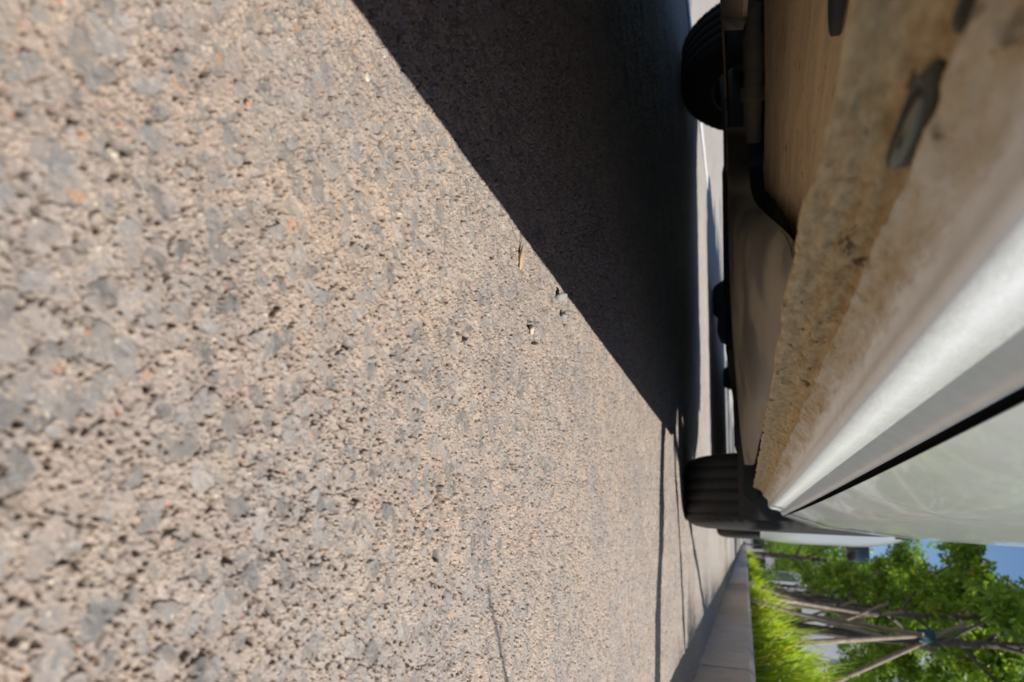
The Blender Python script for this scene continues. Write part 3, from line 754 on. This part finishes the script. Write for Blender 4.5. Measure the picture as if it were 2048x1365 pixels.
st_ = MB(); st_.tube([(.60+(-.24)*t+.03*math.sin(t*3), .83-.41*t, .165+.255*t**.8) for t in np.linspace(0, 1, 9)], [.0038*(1-.6*t) for t in np.linspace(0, 1, 9)], 6)
tag(st_.obj('grass_stem', MAT['pole']), 'long dry grass stem arching out of the bed over the kerb', 'grass stem')
def leaf_cloud(centers, n, size, rs, squash=(1, 1, .8)):
    V = []; Fc = []
    tot = sum(c[3]**2 for c in centers)
    for (cx, cy, cz, cr) in centers:
        m = int(n*cr**2/tot)
        for _ in range(m):
            d = rs.normal(size=3); d /= np.linalg.norm(d)+1e-9; r = cr*(rs.rand()**.5)*(1+.25*rs.normal()*.5)
            p = np.array([cx, cy, cz])+d*r*np.array(squash)
            ax = rs.normal(size=3)+d*.3+np.array([0, 0, -.3]); ax /= np.linalg.norm(ax); bx = np.cross(ax, rs.normal(size=3)); bx /= np.linalg.norm(bx)+1e-9
            nz = np.cross(ax, bx); L = size*rs.uniform(.6, 1.3); wd = L*.30
            b = len(V); V += [tuple(p), tuple(p+ax*L*.5+bx*wd+nz*L*.08), tuple(p+ax*L), tuple(p+ax*L*.5-bx*wd+nz*L*.08)]
            Fc += [(b, b+1, b+2), (b, b+2, b+3)]
    return V, Fc
def make_tree(seed, h_crown=1.95, H=4.6, nleaf=9000, spread=1.15, mat='leaf', lsize=.075, tr=.042, lean=.0, name='street_tree'):
    rs = np.random.RandomState(seed); t = empty(name)
    tp = [(0, 0, 0)]+[(lean*z+.03*math.sin(z*2+seed), .03*math.cos(z*1.7+seed)-.03, z) for z in np.linspace(.5, h_crown+1.3, 7)]
    tb = MB(); tb.tube(tp, [tr*1.3]+[tr*(1-.10*k) for k in range(7)], 10); cents = []
    for k in range(9):
        a = k*2.4+seed; z0 = h_crown-.15+.14*k; p0 = Vector(tp[min(7, 1+int((z0-.5)/((h_crown+.8)/6)))]); p0.z = z0
        L = spread*rs.uniform(.55, .95)*(1-.03*k); up = rs.uniform(.5, 1.2)+.06*k
        p1 = p0+Vector((math.cos(a)*L*.5, math.sin(a)*L*.5, up*.35)); p2 = p0+Vector((math.cos(a)*L, math.sin(a)*L, up))
        tb.tube([p0, p1, p2], [tr*.42, tr*.28, tr*.1], 6)
        cents.append((*p1, .22*spread)); cents.append((*p2, .32*spread))
        for q in range(2):
            d = rs.normal(size=3)*.32*spread; cents.append((p2.x+d[0], p2.y+d[1], p2.z+abs(d[2])*.9, rs.uniform(.15, .27)*spread))
    for k in range(7): cents.append((rs.normal()*.45*spread, rs.normal()*.45*spread, rs.uniform(h_crown+.7, H), rs.uniform(.2, .36)*spread))
    tb.obj('trunk', MAT['bark'], t)
    V, Fc = leaf_cloud(cents, nleaf, lsize, rs); mesh_obj('crown', V, Fc, MAT[mat], t, smooth=False)
    return t
def copy_tree(o, loc, rz, s=1, label=None):
    c = o.copy(); COL.objects.link(c)
    for ch in list(o.children): d = ch.copy(); COL.objects.link(d); d.parent = c
    c.location = loc; c.rotation_euler = (0, 0, rz); c.scale = (s, s, s)
    if label: c['label'] = label
    return c
TX = .80
spots = [(1.48, 0, 1.0), (6.95, 2.2, 1.0), (9.7, 4.0, 1.0), (12.5, 5.1, .85), (15.2, .6, .95), (18.0, 3.2, .95), (21.5, 1.9, .95), (26, 4.4, .95)]
TXS = [.80, .70, .78, .94, 1.05, 1.18, 1.34, 1.5]
protoA = make_tree(3, nleaf=15000, lsize=.08, spread=.92, h_crown=1.7); protoB = make_tree(8, h_crown=1.65, H=4.9, spread=.98, nleaf=15000, lsize=.08)
protoN = make_tree(14, h_crown=3.0, H=4.6, spread=.55, nleaf=2500)
labs = ['young street tree at the near end of the planting bed, right beside the camera', 'young street tree nearest in the frame, thin trunk tied to poles with a teal wrap',
        'street tree just beyond the nearest one in frame', 'fourth trunk back in the bed, crowded by crossing poles', 'mid-row street tree whose crown meets the sky', 'street tree three from the far end of the row', 'last but one tree at the far end of the bed', 'farthest tree of the row by the kerb']
used = [0, 0]
stake = MB().tube([(0, 0, 0), (0, 0, 1)], [.023, .018], 8).obj('support_pole', MAT['pole'])
first = [True]
def put_stake(a, b, lab, r=1.0):
    global stake
    o = stake if first[0] else stake.copy()
    if not first[0]: COL.objects.link(o)
    first[0] = False
    a, b = Vector(a), Vector(b); d = b-a
    o.location = a; o.rotation_euler = d.to_track_quat('Z', 'Y').to_euler(); o.scale = (r, r, d.length)
    tag(o, lab, 'pole', 'support poles propping the street trees')
adj = ['of the tree beside the camera', 'of the nearest framed tree', 'of the second framed tree', 'of the third framed tree', 'of the fourth framed tree', 'of the fifth framed tree', 'of the last tree but one', 'of the farthest tree']
for i, (y, rz, s) in enumerate(spots):
    TX = TXS[i]
    pr = (protoA, protoB)[i % 2] if i else protoN
    if i == 0: t = pr; t.location = (TX, y, .165)
    elif used[i % 2] == 0: t = pr; t.location = (TX, y, .165); t.rotation_euler = (0, 0, rz); t.scale = (s, s, s)
    else: t = copy_tree(pr, (TX, y, .165), rz, s)
    used[i % 2] = 1 if i else used[0]; tag(t, labs[i], 'tree', 'young trees along the planting bed')
    rs = np.random.RandomState(40+i)
    if i == 0: P = [((.83, 4.22, .16), (TX, 1.5, 1.5)), ((1.0, 2.49, .16), (TX, 1.48, 1.77)), ((.88, 1.36, .16), (TX+.06, 1.40, 2.1))]
    else:
        P = []
        for k in range(4):
            a = rz*.7+k*1.57+rs.normal()*.2; rr = rs.uniform(.6, .85)
            P.append(((TX+.06*k-.1+max(-.12, math.cos(a)*rr), y+math.sin(a)*rr*1.25, .16), (TX-math.cos(a)*.12, y-math.sin(a)*.14, 1.52+.12*k)))
    P.sort(key=lambda q: q[0][1])
    for k, (a, b) in enumerate(P): put_stake(a, b, f"leaning wooden pole {adj[i]}, its foot {['closest to the camera', 'second closest', 'third closest', 'farthest away'][k]}")
# teal wrap where the poles meet the trunk
wr = MB().tube([(.71, 6.93, 1.50), (.71, 6.93, 1.62)], .058, 12).obj('trunk_wrap', MAT['wrap'])
tag(wr, 'teal cloth wrap where poles meet the trunk of the nearest tree in frame', 'wrap')
# a second row and larger trees behind
pc = make_tree(21, h_crown=1.6, H=6.2, spread=1.9, nleaf=12000, mat='leaf2', lsize=.12, tr=.10, name='background_tree')
bg = [(3.4, 13.5, .5, 1, 'bushy background tree between the bed and the pale building'), (4.4, 25, 3.3, 1.25, 'tall background tree in front of the building wall'),
      (.9, 40, 5, 1.5, 'distant tree over the far end of the street'), (5.0, 17.5, 4.2, 1.0, 'background tree farthest right, low against the building'), (2.6, 62, 2.2, 1.2, 'small distant tree far down the street'), (-1.2, 75, 3.7, 1.5, 'distant tree beyond the roof of the car ahead'), (.8, 90, .7, 1.1, 'faintest distant tree at the vanishing point')]
for i, (x, y, rz, s, lab) in enumerate(bg):
    t = pc if i == 0 else copy_tree(pc, (x, y, .16), rz, s)
    t.location = (x, y, .16); t.rotation_euler = (0, 0, rz); t.scale = (s, s, s)
    tag(t, lab, 'tree', 'larger trees behind the bed')
def shrub(loc, r, label, seed, first=None):
    rs = np.random.RandomState(seed); o = empty('shrub', loc)
    c = [(rs.normal()*r*.4, rs.normal()*r*.4, rs.uniform(.25, .9)*r, r*rs.uniform(.4, .6)) for _ in range(8)]
    V, Fc = leaf_cloud(c, 3500, .06, rs); mesh_obj('foliage', V, Fc, MAT['shrub'], o, smooth=False)
    st = MB(); [st.tube([(0, 0, 0), (a[0]*.6, a[1]*.6, a[2])], [.02, .006], 6) for a in c[:5]]; st.obj('stem', MAT['bark'], o)
    tag(o, label, 'shrub', 'dark shrubs behind the grass')
for i, (x, y, r, lab) in enumerate([(1.45, 7.2, .5, 'dark shrub behind the grass below the nearest tree'), (1.75, 9.2, .6, 'dark shrub right of the tied tree trunk'), (1.5, 12.5, .55, 'mid-green shrub behind the second trunk in frame'), (2.2, 15.5, .8, 'wide shrub in front of the background trees'), (1.6, 19.5, .7, 'far shrub behind the pole cluster'), (1.9, 24, .9, 'farthest shrub by the end of the bed')]):
    shrub((x, y, .16), r, lab, 60+i)

# ------------------------------------------------------------------ buildings
def building(x0, y0, w, d, floors, label, wallc, fh=3.4):
    b = empty('building', (x0, y0, 0)); tag(b, label, 'building')
    wm = simple('render_wall', wallc, .85, 0, .06, 2, .2); H = floors*fh+.8
    MB().box((0, 0, 0), (w, d, H)).obj('wall', wm, b, smooth=False)
    MB().box((-.15, -.15, H), (w+.15, d+.15, H+.35)).obj('parapet', wm, b, smooth=False)
    n = int(w/3.0)
    for f in range(floors):
        for k in range(n):
            x = 1.0+k*3.0; z = 1.2+f*fh
            fr = MB()
            for q in (((x, -.06, z), (x+1.7, .002, z+.08)), ((x, -.06, z+1.72), (x+1.7, .002, z+1.8)), ((x, -.06, z+.08), (x+.08, .002, z+1.72)), ((x+1.62, -.06, z+.08), (x+1.7, .002, z+1.72)), ((x+.81, -.06, z+.08), (x+.89, .002, z+1.72))): fr.box(*q)
            fo = fr.obj('window', MAT['darkwall'], b, smooth=False)
            po = MB().box((x+.08, -.02, z+.08), (x+1.62, -.003, z+1.72)).obj('pane', MAT['glass'], fo, smooth=False)
    n2 = int(d/3)
    for f in range(floors):
        for k in range(n2):
            y = 1+k*3.0; z = 1.2+f*fh
            MB().box((-.03, y, z), (-.003, y+1.7, z+1.8)).obj('window', MAT['glass'], b, smooth=False)
building(2.3, 44, 22, 14, 3, 'pale rendered building with dark windows behind the trees', (.62, .62, .68))
building(-26, 30, 12, 30, 2, 'low pale building across the street', (.55, .53, .5))

building(-22, 120, 46, 12, 3, 'long low building closing the street in the far distance', (.42, .41, .40))
# ------------------------------------------------------------------ litter on the asphalt
def stone(loc, r, mat, label, name='pebble', sq=(1, 1, .6), seed=0, tilt=0, group=None):
    bm = bmesh.new(); bmesh.ops.create_icosphere(bm, subdivisions=3, radius=r); rs = np.random.RandomState(seed)
    k = rs.normal(size=(5, 3))
    for v in bm.verts:
        n = v.co.normalized(); f = 1+.16*sum(math.sin(3*n.dot(Vector(q))+i) for i, q in enumerate(k))/2.2
        v.co = Vector((v.co.x*sq[0], v.co.y*sq[1], v.co.z*sq[2]))*f
    me = bpy.data.meshes.new(name); bm.to_mesh(me); bm.free(); me.materials.append(mat)
    for p in me.polygons: p.use_smooth = True
    o = bpy.data.objects.new(name, me); COL.objects.link(o); o.location = loc; o.rotation_euler = (tilt, 0, seed)
    tag(o, label, name.replace('_', ' '), group); return o
mwhite = simple('pale_quartz', (.50, .44, .35), .5, bump=.2); mtan = simple('seed_husk', (.42, .30, .19), .6); mgr = simple('grey_chip', (.24, .235, .225), .8)
stone((-.1005, .1415, -.0004), .0027, mwhite, 'pale pebble lodged in a dark pit, well away from the shadow', sq=(1, .7, .8), seed=1)
stone((-.2165, .2700, .0000), .0026, mwhite, 'pale pebble beside a pit close to the shadow edge', seed=2)
stone((-.222, .535, .0015), .0105, mtan, 'flat tan seed husk lying at the edge of the shadow', 'seed_husk', (1.0, .42, .16), 3)
stone((-.229, .664, .004), .0062, mgr, 'grey stone chip standing on the shadow line', 'stone_chip', (.8, .5, 1.0), 4, .4)
stone((-.214, .681, .003), .0070, mgr, 'broken grey chip just outside the shadow, next to the upright chip', 'stone_chip', (1.0, .5, .6), 5, .2)
stone((-.168, .572, .0018), .0045, mwhite, 'white crumb on the rim of the star-shaped pit', 'stone_crumb', (1, .6, .6), 6)
stone((-.151, .192, .0003), .0011, simple('brick_crumb', (.42, .20, .11), .8), 'small orange brick crumb in the asphalt', 'brick_crumb', (1, 1, .7), 8)
